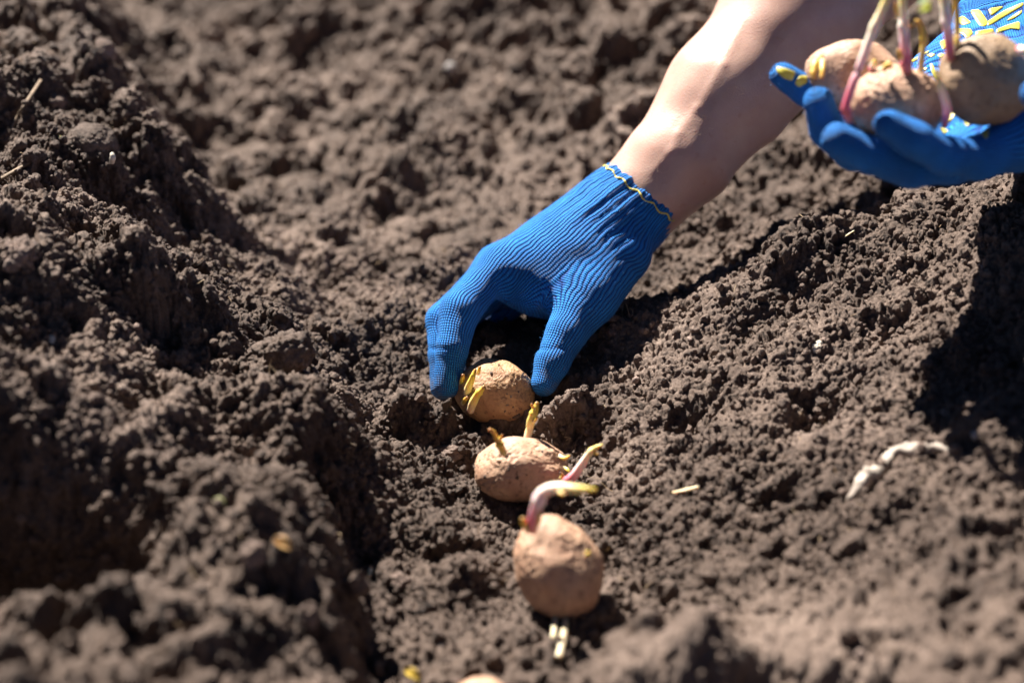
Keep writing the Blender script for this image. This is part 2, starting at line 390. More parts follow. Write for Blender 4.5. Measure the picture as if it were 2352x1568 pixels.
def tube(name, pts, rad, mat, parent=None, seg=14, sub=7, rough=.08, seed=1, knots=(), squash=1.):
    """organic tapering shoot through world points (catmull-rom)"""
    P = np.array(pts, float); R = np.array(rad, float)
    Q = np.vstack([2*P[0]-P[1], P, 2*P[-1]-P[-2]]); RQ = np.concatenate([[R[0]], R, [R[-1]]])
    C, CR = [], []
    for i in range(1, len(Q)-2):
        for t in np.linspace(0, 1, sub, endpoint=False):
            a, b, c, d = Q[i-1], Q[i], Q[i+1], Q[i+2]
            C.append(.5*((2*b)+(-a+c)*t+(2*a-5*b+4*c-d)*t*t+(-a+3*b-3*c+d)*t**3)); CR.append(RQ[i]*(1-t)+RQ[i+1]*t)
    C.append(P[-1]); CR.append(R[-1]); C = np.array(C); CR = np.array(CR)
    T = np.gradient(C, axis=0); T /= np.linalg.norm(T, axis=1)[:, None]
    s = np.concatenate([[0], np.cumsum(np.linalg.norm(np.diff(C, axis=0), axis=1))]); s /= s[-1]
    for kp in knots: CR = CR*(1+.28*np.exp(-((s-kp)/.035)**2))
    ref = np.array([.3, .2, .93]); V_, al = [], []
    for i in range(len(C)):
        n = np.cross(T[i], ref); n /= np.linalg.norm(n); b = np.cross(T[i], n)
        th = np.linspace(0, 2*math.pi, seg, endpoint=False)
        V_.append(C[i] + CR[i]*(np.cos(th)[:, None]*n + np.sin(th)[:, None]*b*squash)); al += [s[i]]*seg
    V_ = np.vstack(V_)
    V_ = np.vstack([V_, C[0]-T[0]*CR[0]*.3, C[-1]+T[-1]*CR[-1]*.6]); al += [0, 1]
    c0 = np.repeat(C, seg, 0); dirs = V_[:-2]-c0
    V_[:-2] = c0 + dirs*(1+rough*vnoise(V_[:-2], 420, seed) + rough*.8*vnoise(V_[:-2], 130, seed+3))[:, None]
    Fq = []
    n = len(C)
    for i in range(n-1):
        for j in range(seg):
            a = i*seg+j; b = i*seg+(j+1) % seg; Fq.append((a, b, b+seg, a+seg))
    e0, e1 = n*seg, n*seg+1
    for j in range(seg):
        k = (j+1) % seg
        Fq.append((j, e0, e0, k)); Fq.append(((n-1)*seg+j, (n-1)*seg+k, e1, e1))
    me = bpy.data.meshes.new(name); me.from_pydata(V_.tolist(), [], [tuple(dict.fromkeys(f)) for f in Fq])
    me.polygons.foreach_set('use_smooth', [True]*len(me.polygons)); me.materials.append(mat)
    o = bpy.data.objects.new(name, me); COL.objects.link(o); add_attr(o, 'along', al)
    if parent: o.parent = parent; o.location = -np.array(parent.location)
    return o

def place_child(o, parent):
    o.parent = parent; o.location = -np.array(parent.location)

def potato(px, py, d, rx, ry, rz, tilt, mat, seed, label, group, wrinkle=.0006, egg=0., eyes=(), rot=0.):
    """px radii rx, ry, rz -> metres at that depth; parts: skin body ('tuber') + shoots"""
    c = at(px, py, d); k = d/FPX
    root = empty('potato', c); tag(root, label, 'potato', group)
    B = basis(tilt); V0, F0 = ICO[6]; Vn = V0.copy()
    L_ = 1 + egg*Vn[:, 1:2]
    loc = Vn*np.array([rx*k, ry*k, rz*k]); loc[:, [0, 2]] *= L_
    low = .075*fbm(Vn+seed, 1.3, 2, seed) + .03*vnoise(Vn+seed, 3.1, seed+4)
    R = (rx+ry+rz)/3*k
    w = loc + Vn*(low*R)[:, None]
    # shrivelled skin: ridged wrinkles
    q = Vn + .35*np.stack([vnoise(Vn, 3, seed+s_) for s_ in (1, 2, 3)], -1)
    rid = 1-np.abs(vnoise(q*np.array([1, 1.9, 1]), 6.5, seed+7))*2
    rid2 = 1-np.abs(vnoise(q*np.array([1.2, 2.2, 1]), 14, seed+8))*2
    rid3 = 1-np.abs(vnoise(q*np.array([1.4, 2.6, 1.4]), 27, seed+12))*2
    patch = np.clip(.6+vnoise(Vn, 1.7, seed+9), 0, 1)
    w = w + Vn*((rid*.8+rid2*.6+rid3*.35)*wrinkle*patch)[:, None] + Vn*(.00012*vnoise(Vn, 50, seed+2))[:, None]
    W_ = w @ B
    for (ex, ey, er) in eyes:                    # eyes of the potato, given in frame pixels
        e = at(ex, ey, d) - c; e = e - _f*(R*.9 if True else 0); 
        dd = W_-e; q_ = (dd@_r)**2 + (dd@_u)**2; m = (dd@(-_f) > -R*1.2)
        W_ = W_ + _f[None]*(er*k*.35*np.exp(-q_/(er*k)**2)*m)[:, None]
    o = mesh_obj('tuber', W_, F0, mat, root)
    root['R'] = R
    return root
def front(px, py, root_c, R, d_c, off=0.):
    """depth of a potato's front surface (sphere of radius R) under a pixel"""
    p = at(px, py, d_c); q = R*R - ((p-root_c)@_r)**2 - ((p-root_c)@_u)**2
    return d_c - math.sqrt(max(q, 0)) + off
def shoot(root, pts, rad, mat, d=None, knots=(), seed=1, name='sprout', dz=0., label=None, squash=1., rough=.08, seg=14):
    """pts: (px, py[, depth]) ; rad px"""
    P = [at(p[0], p[1], (p[2] if len(p) > 2 else d)) for p in pts]
    dd = (pts[0][2] if len(pts[0]) > 2 else d)
    o = tube(name, P, [r*.9*dd/FPX for r in rad], mat, root, seed=seed, knots=knots, squash=squash, rough=rough, seg=seg)
    if label: o['label'] = label
    return o

# ------------------------------------------------------------------ potatoes in the furrow
GF, GH = 'seed potatoes set out in the furrow', 'seed potatoes held in the gloved palm'
p1 = potato(1139, 898, 1.405, 90, 76, 80, -.10, M_POT_A, 3, 'brown rough-skinned potato gripped between blue glove fingertips in the furrow', GF, .0006)
shoot(p1, [(1071, 908, 1.392), (1078, 885, 1.383), (1086, 865, 1.378), (1092, 848, 1.377)], [9, 9.5, 7.5, 3.5], M_SPR_Y, knots=(.3,), seed=2)
shoot(p1, [(1080, 943, 1.388), (1088, 922, 1.378), (1099, 903, 1.371), (1113, 886, 1.369)], [10, 10.5, 9, 4], M_SPR_Y, knots=(.8,), seed=3)
shoot(p1, [(1060, 888, 1.398), (1061, 873, 1.392), (1064, 860, 1.388)], [7, 7, 4], M_SPR_O, seed=4)
shoot(p1, [(1064, 926, 1.396), (1068, 918, 1.388), (1074, 912, 1.384)], [7, 6.5, 4], M_SPR_O, seed=5)
shoot(p1, [(1098, 858, 1.383), (1101, 848, 1.379), (1102, 842, 1.378)], [5, 4, 3.5], M_SPR_Y, seed=6)
p2 = potato(1199, 1078, 1.335, 107, 76, 88, .05, M_POT_B, 11, 'wrinkled pale potato with three shoots, middle one of the furrow row', GF, .0013)
shoot(p2, [(1157, 1040, 1.300), (1150, 1025, 1.290), (1143, 1010, 1.288), (1134, 993, 1.286), (1123, 986, 1.284)], [9, 9, 8.5, 6, 4.5], M_SPR_O, knots=(.1, .5), seed=7)
shoot(p2, [(1210, 1010, 1.335), (1216, 985, 1.335), (1221, 962, 1.332), (1229, 941, 1.330), (1234, 924, 1.330)], [10, 10, 11, 9.5, 5.5], M_SPR_Y, knots=(.72,), seed=8)
shoot(p2, [(1294, 1112, 1.305), (1317, 1093, 1.296), (1334, 1070, 1.290), (1352, 1043, 1.284), (1368, 1028, 1.280), (1384, 1021, 1.278)], [12, 12, 11, 9, 6.5, 3], M_SPR_P, knots=(.1, .8), seed=9)
shoot(p2, [(1284, 1047, 1.325), (1297, 1052, 1.32), (1310, 1045, 1.318)], [6, 6, 2], M_SPR_Y, seed=10)
shoot(p2, [(1296, 1070, 1.322), (1303, 1078, 1.318), (1308, 1085, 1.316)], [5, 5, 2], M_SPR_Y, seed=11)
shoot(p2, [(1288, 1098, 1.298), (1292, 1092, 1.294), (1290, 1086, 1.292)], [5, 4, 2], M_SPR_O, seed=12)
p3 = potato(1284, 1308, 1.210, 97, 124, 90, .42, M_POT_B, 23, 'pale potato with a long pink and white shoot, nearest whole one in the furrow', GF, .0006, egg=-.04,
            eyes=((1238, 1250, 12), (1296, 1263, 9)))
shoot(p3, [(1222, 1214, 1.185), (1226, 1185, 1.170), (1236, 1155, 1.162), (1248, 1130, 1.158), (1281, 1119, 1.154), (1325, 1123, 1.150), (1369, 1124, 1.148)], [15, 14, 15, 15, 13, 12, 4], M_SPR_P, knots=(.45,), seed=14)
shoot(p3, [(1212, 1216, 1.185), (1204, 1202, 1.178), (1200, 1190, 1.175)], [10, 9, 6], M_SPR_Y, seed=15)
shoot(p3, [(1232, 1206, 1.178), (1238, 1190, 1.169), (1234, 1172, 1.162)], [8, 7, 4], M_SPR_O, seed=16)
shoot(p3, [(1347, 1274, 1.166), (1352, 1269, 1.160), (1355, 1266, 1.158)], [6, 5.5, 3], M_SPR_Y, seed=17)
for (pr, pts_, rr_) in ((p2, [(1229, 940, 1.329), (1222, 932, 1.327), (1221, 926, 1.326)], [5, 4, 2]), (p2, [(1360, 1037, 1.282), (1371, 1042, 1.279), (1376, 1040, 1.278)], [5, 4, 2]),
    (p2, [(1226, 968, 1.330), (1232, 962, 1.327), (1234, 957, 1.326)], [5, 3.5, 2]), (p2, [(1146, 1012, 1.286), (1152, 1003, 1.283), (1153, 998, 1.282)], [5, 4, 2]),
    (p3, [(1284, 1128, 1.150), (1292, 1134, 1.147), (1298, 1133, 1.146)], [6, 5, 3]), (p3, [(1232, 1178, 1.168), (1224, 1172, 1.165), (1222, 1163, 1.164)], [7, 5, 3])):
    shoot(pr, pts_, rr_, M_SPR_O, seed=50, name='bud', seg=8)
p4 = potato(1108, 1622, 1.125, 78, 64, 70, 0, M_POT_B, 31, 'potato showing only its top at the bottom edge of the picture', GF, .0005)
p8 = potato(208, 335, 1.475, 62, 50, 58, -.1, M_SOIL, 41, 'small potato caked in dark soil on top of the left bank', None, .0006)
for ch in p8.children:
    co = np.array([v.co[:] for v in ch.data.vertices]); c_ = co - np.array(p8.location); n_ = c_/np.linalg.norm(c_, axis=1)[:, None]
    co = co + n_*(.0016*np.abs(vnoise(co, 330, 4)) + .0014*vnoise(co, 150, 5) + .0010*vnoise(co, 700, 6))[:, None]; ch.data.vertices.foreach_set('co', co.astype(np.float32).ravel())
shoot(p8, [(158, 331, 1.465), (140, 319, 1.458), (124, 309, 1.455)], [8, 7, 1.5], sprout_mat('sprout_tip', [(0, (.7, .66, .55)), (.5, (.75, .74, .45)), (1, (.78, .74, .10))]), seed=18)
shoot(p8, [(257, 372, 1.43), (259, 362, 1.425), (257, 352, 1.425)], [7, 8, 5], M_PALE, seed=19)

def clinging(root, n, seed):
    g_ = np.random.default_rng(seed); tb = [c for c in root.children if c.name.startswith('tuber')][0]
    co = np.array([v.co[:] for v in tb.data.vertices]); pick = co[g_.choice(len(co), n)]
    keep = vnoise(pick, 60, seed) > -.1; pick = pick[keep]; V0_, F0_ = ICO[2]
    r_ = .0004*3.2**(g_.random(len(pick))**2); sc_ = g_.uniform(.6, 1.3, (len(pick), 1, 3))
    Vv = (V0_*(1+.35*vnoise(V0_, 2.2, seed))[:, None])[None]*sc_*r_[:, None, None]+pick[:, None, :]
    o_ = mesh_obj('clinging_soil', Vv.reshape(-1, 3), (F0_[None]+(np.arange(len(pick))*len(V0_))[:, None, None]).reshape(-1, 3), M_SOIL, root, smooth=False)
    o_['kind'] = 'stuff'
for k_, pr in enumerate((p1, p2, p3)): clinging(pr, 150, 5+k_)
# ------------------------------------------------------------------ potatoes in the holding palm
p5 = potato(1958, 172, 1.282, 107, 80, 80, .0, M_POT_B, 51, 'light brown potato at the back of the three held in the palm', GH, .0005)
shoot(p5, [(1884, 130, 1.243), (1873, 148, 1.237), (1868, 168, 1.234), (1872, 184, 1.232)], [11, 10, 9, 5], M_SPR_O, seed=20)
shoot(p5, [(1888, 140, 1.239), (1889, 160, 1.232), (1886, 182, 1.229)], [8, 7, 5], M_SPR_O, seed=21)
shoot(p5, [(2000, 160, 1.232), (2006, 148, 1.226), (2010, 138, 1.224)], [9, 8, 4], M_SPR_P, seed=22)
p6 = potato(2063, 240, 1.232, 108, 88, 84, -.12, M_POT_B, 61, 'wrinkled potato with tall shoots, held in the palm behind the curled fingers', GH, .0009)
shoot(p6, [(1950, 276, 1.213), (1946, 258, 1.205), (1944, 240, 1.200), (1972, 160, 1.192), (2000, 84, 1.188), (2018, 42, 1.185), (2036, 0, 1.182), (2055, -50, 1.178)], [11, 11, 11, 11, 11, 11, 10, 9], M_SPR_P, knots=(.1, .68), seed=23)
shoot(p6, [(2084, 168, 1.217), (2080, 130, 1.213), (2076, 80, 1.211), (2074, 30, 1.209), (2071, -30, 1.207)], [14, 13.5, 13, 11, 9], M_SPR_P, knots=(.12, .55), seed=24)
shoot(p6, [(2070, 135, 1.206), (2066, 122, 1.202), (2064, 112, 1.202)], [7, 6, 3], M_SPR_O, seed=25)
shoot(p6, [(2062, 40, 1.200), (2060, 22, 1.196), (2058, 6, 1.194)], [6, 6, 4], M_SPR_O, seed=26)
shoot(p6, [(2114, 170, 1.221), (2118, 130, 1.215), (2122, 95, 1.213), (2118, 70, 1.211), (2106, 50, 1.209), (2096, 62, 1.205), (2086, 60, 1.204)], [9, 8, 8, 8, 6, 4, 3], M_SPR_O, knots=(.5,), seed=27)
shoot(p6, [(2030, 160, 1.213), (2040, 150, 1.209), (2048, 155, 1.207)], [8, 9, 5], M_SPR_O, seed=28)
shoot(p6, [(2168, 292, 1.209), (2176, 255, 1.197), (2168, 220, 1.187), (2157, 188, 1.182), (2146, 160, 1.182)], [9, 11, 10, 8, 4], M_SPR_P, seed=29)
p7 = potato(2264, 184, 1.227, 108, 108, 88, .35, M_POT_C, 71, 'dusty brown round potato, rightmost of the three held in the palm', GH, .0007, eyes=((2170, 150, 10), (2178, 196, 10)))
shoot(p7, [(2184, 140, 1.217), (2178, 80, 1.213), (2172, 30, 1.211), (2165, -40, 1.209)], [11, 12, 13, 13], M_SPR_P, knots=(.5,), seed=30)
shoot(p7, [(2196, 108, 1.217), (2199, 60, 1.215), (2196, 10, 1.213), (2190, -40, 1.211)], [9, 8, 7.5, 7], M_SPR_O, seed=31)
shoot(p7, [(2196, 104, 1.207), (2200, 92, 1.204), (2203, 82, 1.204)], [7, 6, 4], M_SPR_O, seed=33)
shoot(p7, [(2338, 112, 1.187), (2350, 116, 1.182), (2366, 120, 1.180)], [8, 11, 9], M_SPR_P, seed=32)

# ------------------------------------------------------------------ signed-distance bodies, polygonised
class Body:
    def __init__(self, lo, hi, res):
        self.lo = np.array(lo); self.res = res; self.n = np.ceil((np.array(hi)-self.lo)/res).astype(int)+1
        self.axes = [self.lo[k]+np.arange(self.n[k])*res for k in range(3)]
    def field(self, prims, k):
        Fv = np.full(self.n, .05, np.float32)
        for (a, b, ra, rb, kk) in prims:
            self._add(Fv, a, b, ra, rb, k if kk is None else kk)
        return Fv
    def _add(self, Fv, a, b, ra, rb, k, op='add'):
        m = max(ra, rb)+.03; sl = []; ax = []
        for q in range(3):
            i0 = max(0, int((min(a[q], b[q])-m-self.lo[q])/self.res)); i1 = min(self.n[q], int((max(a[q], b[q])+m-self.lo[q])/self.res)+2)
            if i1 <= i0: return
            sl.append(slice(i0, i1)); ax.append(self.axes[q][i0:i1])
        X, Y, Z = np.meshgrid(*ax, indexing='ij', sparse=True)
        d = cone_d((X, Y, Z), a, b, ra, rb).astype(np.float32)
        s = Fv[tuple(sl)]; Fv[tuple(sl)] = smin(s, d, k)
def cone_d(P, a, b, ra, rb):
    ba = b-a; L2 = float(ba@ba)+1e-12
    t = np.clip(((P[0]-a[0])*ba[0]+(P[1]-a[1])*ba[1]+(P[2]-a[2])*ba[2])/L2, 0, 1)
    return np.sqrt((P[0]-a[0]-t*ba[0])**2+(P[1]-a[1]-t*ba[1])**2+(P[2]-a[2]-t*ba[2])**2)-(ra+(rb-ra)*t)
def smin(a, b, k):
    h = np.maximum(k-np.abs(a-b), 0)/k; return np.minimum(a, b)-h*h*k*.25
def smax(a, b, k): return -smin(-a, -b, k)
def surface_nets(Fv, lo, res):
    s = Fv < 0
    acc = np.zeros(tuple(np.array(Fv.shape)-1)+(3,), np.float32); cnt = np.zeros(tuple(np.array(Fv.shape)-1), np.float32)
    n = Fv.shape
    def corner(o): return tuple(slice(o[q], n[q]-1+o[q]) for q in range(3))
    for axq in range(3):
        for o1 in (0, 1):
            for o2 in (0, 1):
                a = [0, 0, 0]; oth = [q for q in range(3) if q != axq]; a[oth[0]] = o1; a[oth[1]] = o2; b = list(a); b[axq] = 1
                fa, fb = Fv[corner(a)], Fv[corner(b)]; m = (fa < 0) != (fb < 0)
                t = np.where(m, fa/np.where(m, fa-fb, 1), 0)
                p = np.zeros(3); 
                for q in range(3):
                    acc[..., q] += np.where(m, (t if q == axq else a[q]), 0)
                cnt += m
    act = cnt > 0; ids = np.full(act.shape, -1, np.int64); ids[act] = np.arange(act.sum())
    base = np.argwhere(act); Vv = (base + acc[act]/cnt[act][:, None])*res + lo
    Fs = []
    for axq in range(3):
        oth = [q for q in range(3) if q != axq]
        sa = [slice(None)]*3; sb = [slice(None)]*3; sa[axq] = slice(0, -1); sb[axq] = slice(1, None)
        m = s[tuple(sa)] != s[tuple(sb)]
        I = np.argwhere(m); ok = np.all(I[:, oth] > 0, 1) & np.all(I[:, oth] < np.array(n)[oth]-1, 1); I = I[ok]
        flip = s[tuple(sa)][tuple(I.T)]
        e1 = np.zeros(3, int); e1[oth[0]] = 1; e2 = np.zeros(3, int); e2[oth[1]] = 1
        q = [ids[tuple((I-e).T)] for e in (e1*0, e1, e1+e2, e2)]
        Q = np.stack(q, 1); 
        if axq == 1: flip = ~flip
        Q[~flip] = Q[~flip][:, ::-1]; Fs.append(Q)
    return Vv, np.vstack(Fs)
def vert_normals(Vv, Fq):
    n = np.cross(Vv[Fq[:, 2]]-Vv[Fq[:, 0]], Vv[Fq[:, 3]]-Vv[Fq[:, 1]]); out = np.zeros_like(Vv)
    for c in range(4):
        for q in range(3): out[:, q] += np.bincount(Fq[:, c], n[:, q], len(Vv))
    return out/np.maximum(np.linalg.norm(out, axis=1), 1e-12)[:, None]
def smooth_mesh(Vv, Fq, it=2, w=.5):
    for _ in range(it):
        acc = np.zeros_like(Vv); cnt = np.zeros(len(Vv))
        for c in range(4):
            a, b = Fq[:, c], Fq[:, (c+1) % 4]
            for q in range(3): acc[:, q] += np.bincount(a, Vv[b, q], len(Vv))
            cnt += np.bincount(a, minlength=len(Vv))
        Vv = Vv*(1-w)+w*acc/cnt[:, None]
    return Vv
def chain(pts, k=None):
    """pts (px, py, depth, radius px) -> capsules"""
    out = []
    for p, q in zip(pts[:-1], pts[1:]):
        out.append((at(*p[:3]), at(*q[:3]), p[3]*p[2]/FPX, q[3]*q[2]/FPX, k))
    return out
def bounds(prims, m=.006):
    P = np.array([p[0] for p in prims]+[p[1] for p in prims]); R = max(max(p[2], p[3]) for p in prims)
    lo = np.min([np.minimum(p[0], p[1])-max(p[2], p[3]) for p in prims], 0)-m
    hi = np.max([np.maximum(p[0], p[1])+max(p[2], p[3]) for p in prims], 0)+m
    return lo, hi
def knit_coords(Vv, axes):
    """axes: list of (list of segments, wale radius, s0, t0). blended by nearness"""
    Wt = 0; T_ = 0; S_ = 0
    for segs, rw, s0, t0, pw in axes:
        s = s0; best = None
        for (a, b, ra, rb, _) in segs:
            d = cone_d((Vv[:, 0], Vv[:, 1], Vv[:, 2]), a, b, ra, rb); e = (b-a)/np.linalg.norm(b-a)
            c = -_f - e*(-_f@e); c /= np.linalg.norm(c); l = np.cross(e, c)
            q = Vv-a; th = np.arctan2(q@l, q@c); al = s+q@e
            w = np.exp(-np.clip(d, -.003, 1)/.003)*pw+1e-12
            Wt = Wt+w; T_ = T_+w*(th*rw+t0); S_ = S_+w*al; s += np.linalg.norm(b-a)
    return T_/Wt, S_/Wt

# ------------------------------------------------------------------ reaching hand
person = empty('person', at(2250, -400, 1.25)); 
tag(person, 'person reaching into the furrow in blue knitted gloves, bare forearm, potatoes in the other palm', 'person')
FORE = [(1395, 540, 1.478, 68), (1440, 488, 1.476, 71), (1495, 430, 1.474, 74), (1562, 348, 1.477, 84), (1658, 212, 1.485, 112), (1830, 35, 1.510, 154), (2010, -150, 1.55, 160), (2250, -400, 1.60, 140)]
HAND = [(1492, 437, 1.474, 98), (1448, 476, 1.474, 95), (1402, 517, 1.470, 91), (1345, 560, 1.464, 90), (1290, 610, 1.458, 92), (1250, 640, 1.455, 84)]
INDEX = [(1150, 605, 1.438, 40), (1056, 716, 1.412, 46), (1038, 800, 1.402, 37), (1028, 885, 1.400, 31)]
MIDDLE = [(1140, 612, 1.462, 42), (1018, 735, 1.440, 38), (1016, 815, 1.430, 33), (1018, 890, 1.424, 29)]
RING = [(1165, 640, 1.490, 42), (1048, 738, 1.478, 36), (1036, 825, 1.462, 32), (1050, 885, 1.450, 28)]
LITTLE = [(1210, 670, 1.512, 38), (1105, 748, 1.506, 32), (1085, 820, 1.492, 28), (1100, 880, 1.475, 25)]
THUMB = [(1430, 590, 1.445, 62), (1360, 680, 1.428, 62), (1300, 765, 1.412, 46), (1268, 830, 1.404, 40), (1250, 880, 1.400, 31)]
META = [[(1380, 520, 1.455, 70), (1150, 605, 1.438, 40)], [(1380, 520, 1.465, 72), (1140, 612, 1.462, 42)],
        [(1380, 540, 1.478, 70), (1170, 640, 1.490, 42)], [(1390, 550, 1.485, 66), (1215, 670, 1.512, 38)],
        [(1330, 600, 1.445, 78), (1180, 640, 1.440, 42)]]
def build_glove(name, hand, metas, fingers, thumb, res, cuff, fore=None, label=None, t_off=(), web=(), kpalm=.014):
    prims_p = chain(hand) + sum([chain(m) for m in metas], []) + sum([chain(w) for w in web], [])
    fing = [chain(f) for f in fingers]; th = chain(thumb)
    lo, hi = bounds(prims_p+sum(fing, [])+th)
    B = Body(lo, hi, res)
    Fp = B.field(prims_p, .018)
    Fth = B.field(th, .004); Fp = smin(Fp, Fth, kpalm)
    Fi = None
    for f in fing:
        g = B.field(f, .003); Fi = g if Fi is None else smin(Fi, g, .0012)
    Fv = smin(Fp, Fi, .009)
    if cuff is not None:
        c0, e = cuff
        X, Y, Z = np.meshgrid(*B.axes, indexing='ij', sparse=True)
        pl = (X-c0[0])*e[0]+(Y-c0[1])*e[1]+(Z-c0[2])*e[2]
        Fv = smax(Fv, pl.astype(np.float32), .002)
        if fore is not None:
            Ff = B.field(chain(fore), .01)-.0012
            inside = np.maximum(Ff, -.022-pl).astype(np.float32)
            Fv = np.maximum(Fv, -inside)
    Vv, Fq = surface_nets(Fv.astype(np.float32), B.lo, res)
    Vv = smooth_mesh(Vv, Fq, 2, .5)
    return Vv, Fq, fing, th, prims_p
cuff_c = at(1484, 435, 1.474); cuff_e = (at(1503, 400, 1.472)-at(1405, 528, 1.478)); cuff_e /= np.linalg.norm(cuff_e)
# the opening runs from the upper left corner down to the lower right one
edge = at(1548, 488, 1.474)-at(1418, 384, 1.474); edge /= np.linalg.norm(edge); cuff_e = cuff_e-edge*(cuff_e@edge); cuff_e /= np.linalg.norm(cuff_e)
Vg, Fg, fing, th, pp = build_glove('glove', HAND, META, [INDEX, MIDDLE, RING, LITTLE], THUMB, .0013, (cuff_c, cuff_e), FORE,
    web=[[(1190, 640, 1.440, 42), (1235, 655, 1.442, 44), (1290, 665, 1.438, 48), (1335, 690, 1.43, 50)]])
hx = chain(HAND)
def t_at(P, segs, rw, t0=0):
    t, s = knit_coords(P[None], [(segs, rw, 0, t0, 1.)]); return float(t[0]), float(s[0])
kx = [(chain(HAND), .030, 0, 0, 3.)]
for f in fing+[th[1:]]:
    a = f[0][0]-_f*f[0][2]; t0, s0 = t_at(a, hx, .030); kx.append((f, .0125, s0, t0, 1.))
T_, S_ = knit_coords(Vg, kx)
nrm = vert_normals(Vg, Fg)
dc = -(Vg-cuff_c)@cuff_e                                  # distance down from the cuff's rim
rib = np.exp(-(np.maximum(dc-.034, 0)/.016)**2)
ang = T_/.030
tt = T_ + .0018*vnoise(Vg, 40, 3)
Vg = Vg + nrm*((.0009*rib*(np.abs(np.sin(tt*math.pi/.0054))-.55)) + .0016*rib*vnoise(np.stack([T_*2.2, S_*.4, T_*0], -1), 60, 8) + .0013*.5*fbm(Vg, 50, 2, 21))[:, None]
# creases at the finger joints and the web
for (cx, cy, d_, amp_, w_) in ((1005, 800, 1.41, .0016, .002), (1238, 800, 1.40, .0012, .002)):
    c = at(cx, cy, d_); q = Vg-c; Vg = Vg-nrm*(amp_*np.exp(-((q@_u)/w_)**2)*np.exp(-((q@_r)/.02)**2)*np.exp(-((q@_f)/.02)**2))[:, None]
dirt = np.exp(-np.clip(Vg[:, 2]-.0, 0, 1)/.022)
glove = mesh_obj('glove', Vg, Fg, M_KNIT, person); glove.location = -np.array(person.location)
glove['label'] = 'blue knitted glove pinching a potato in the furrow'
add_attr(glove, 'knit', np.stack([T_, S_, dirt], -1))

from mathutils.bvhtree import BVHTree
def bvh_of(Vv, Fq): return BVHTree.FromPolygons(Vv.tolist(), Fq.tolist())
def cast(bv, px, py, lift=0.):
    d = Vector(at(px, py, 1.)-CAM).normalized(); h = bv.ray_cast(Vector(CAM), d, 4)
    return None if h[0] is None else (np.array(h[0])+np.array(h[1])*lift, np.array(h[1]), float((np.array(h[0])-CAM)@_f))
# yellow overlock seam round the cuff, a little below the rim
bvg = bvh_of(Vg, Fg)
ring_pts = []
ctr = cuff_c - cuff_e*.0052
for q in np.linspace(0, 2*math.pi, 90, endpoint=False):
    s_ = edge; t_ = np.cross(cuff_e, edge); dr = s_*math.cos(q)+t_*math.sin(q)
    h = bvg.ray_cast(Vector(ctr+dr*.09 - cuff_e*.0012*math.sin(q*16)), Vector(-dr), .12)
    if h[0] is not None: ring_pts.append(np.array(h[0])+dr*(.0001+.0004*math.sin(q*31)))
ring_pts.append(ring_pts[0])
tube('cuff_seam', ring_pts, [.00072]*len(ring_pts), M_THREAD, seg=6, sub=3, rough=.35); 
seam = bpy.data.objects['cuff_seam']; seam.parent = glove; seam.matrix_parent_inverse.identity()
# (glove sits at -person location in person space, so world offset of the seam is nil)

# bare forearm with tendons and a vein, running on past the elbow
UP = [(2250, -400, 1.60, 140), (2420, -900, 1.62, 155), (2500, -1500, 1.60, 170)]
farm = chain(FORE) + chain(UP)
extra = [chain([(1525, 425, 1.462, 12), (1578, 352, 1.453, 14), (1665, 250, 1.462, 18), (1785, 100, 1.474, 24), (1900, -60, 1.49, 24)]),
         chain([(1545, 455, 1.472, 12), (1640, 400, 1.468, 16), (1750, 290, 1.478, 20), (1900, 140, 1.49, 22)])]
lo, hi = bounds(farm, .008); hi = np.minimum(hi, at(2480, -1400, 1.6)+.15)
B = Body(lo, hi, .0032)
Fa = B.field(farm, .03)
for ex in extra: Fa = smin(Fa, B.field(ex, .01), .028)
Va, Fqa = surface_nets(Fa, B.lo, .0032); Va = smooth_mesh(Va, Fqa, 3, .5)
na = vert_normals(Va, Fqa); Va = Va + na*(.0012*fbm(Va, 28, 2, 5))[:, None]
# raised vein
vein = [at(*p) for p in ((1500, 395, 1.45), (1540, 350, 1.45), (1556, 310, 1.45), (1600, 250, 1.45), (1660, 150, 1.45), (1710, 40, 1.45))]
for a, b in zip(vein[:-1], vein[1:]):
    # project the vein along the view direction: distance measured across it
    ab = b-a; q = Va-a; q = q-np.outer(q@_f, _f); ab = ab-_f*(ab@_f); t = np.clip(q@ab/(ab@ab), 0, 1); dd = np.linalg.norm(q-t[:, None]*ab, axis=1)
    Va = Va + na*(.0006*np.exp(-(dd/.0028)**2)*((na@-_f) > .0))[:, None]
arm = mesh_obj('forearm', Va, Fqa, M_SKIN, person); arm.location = -np.array(person.location)

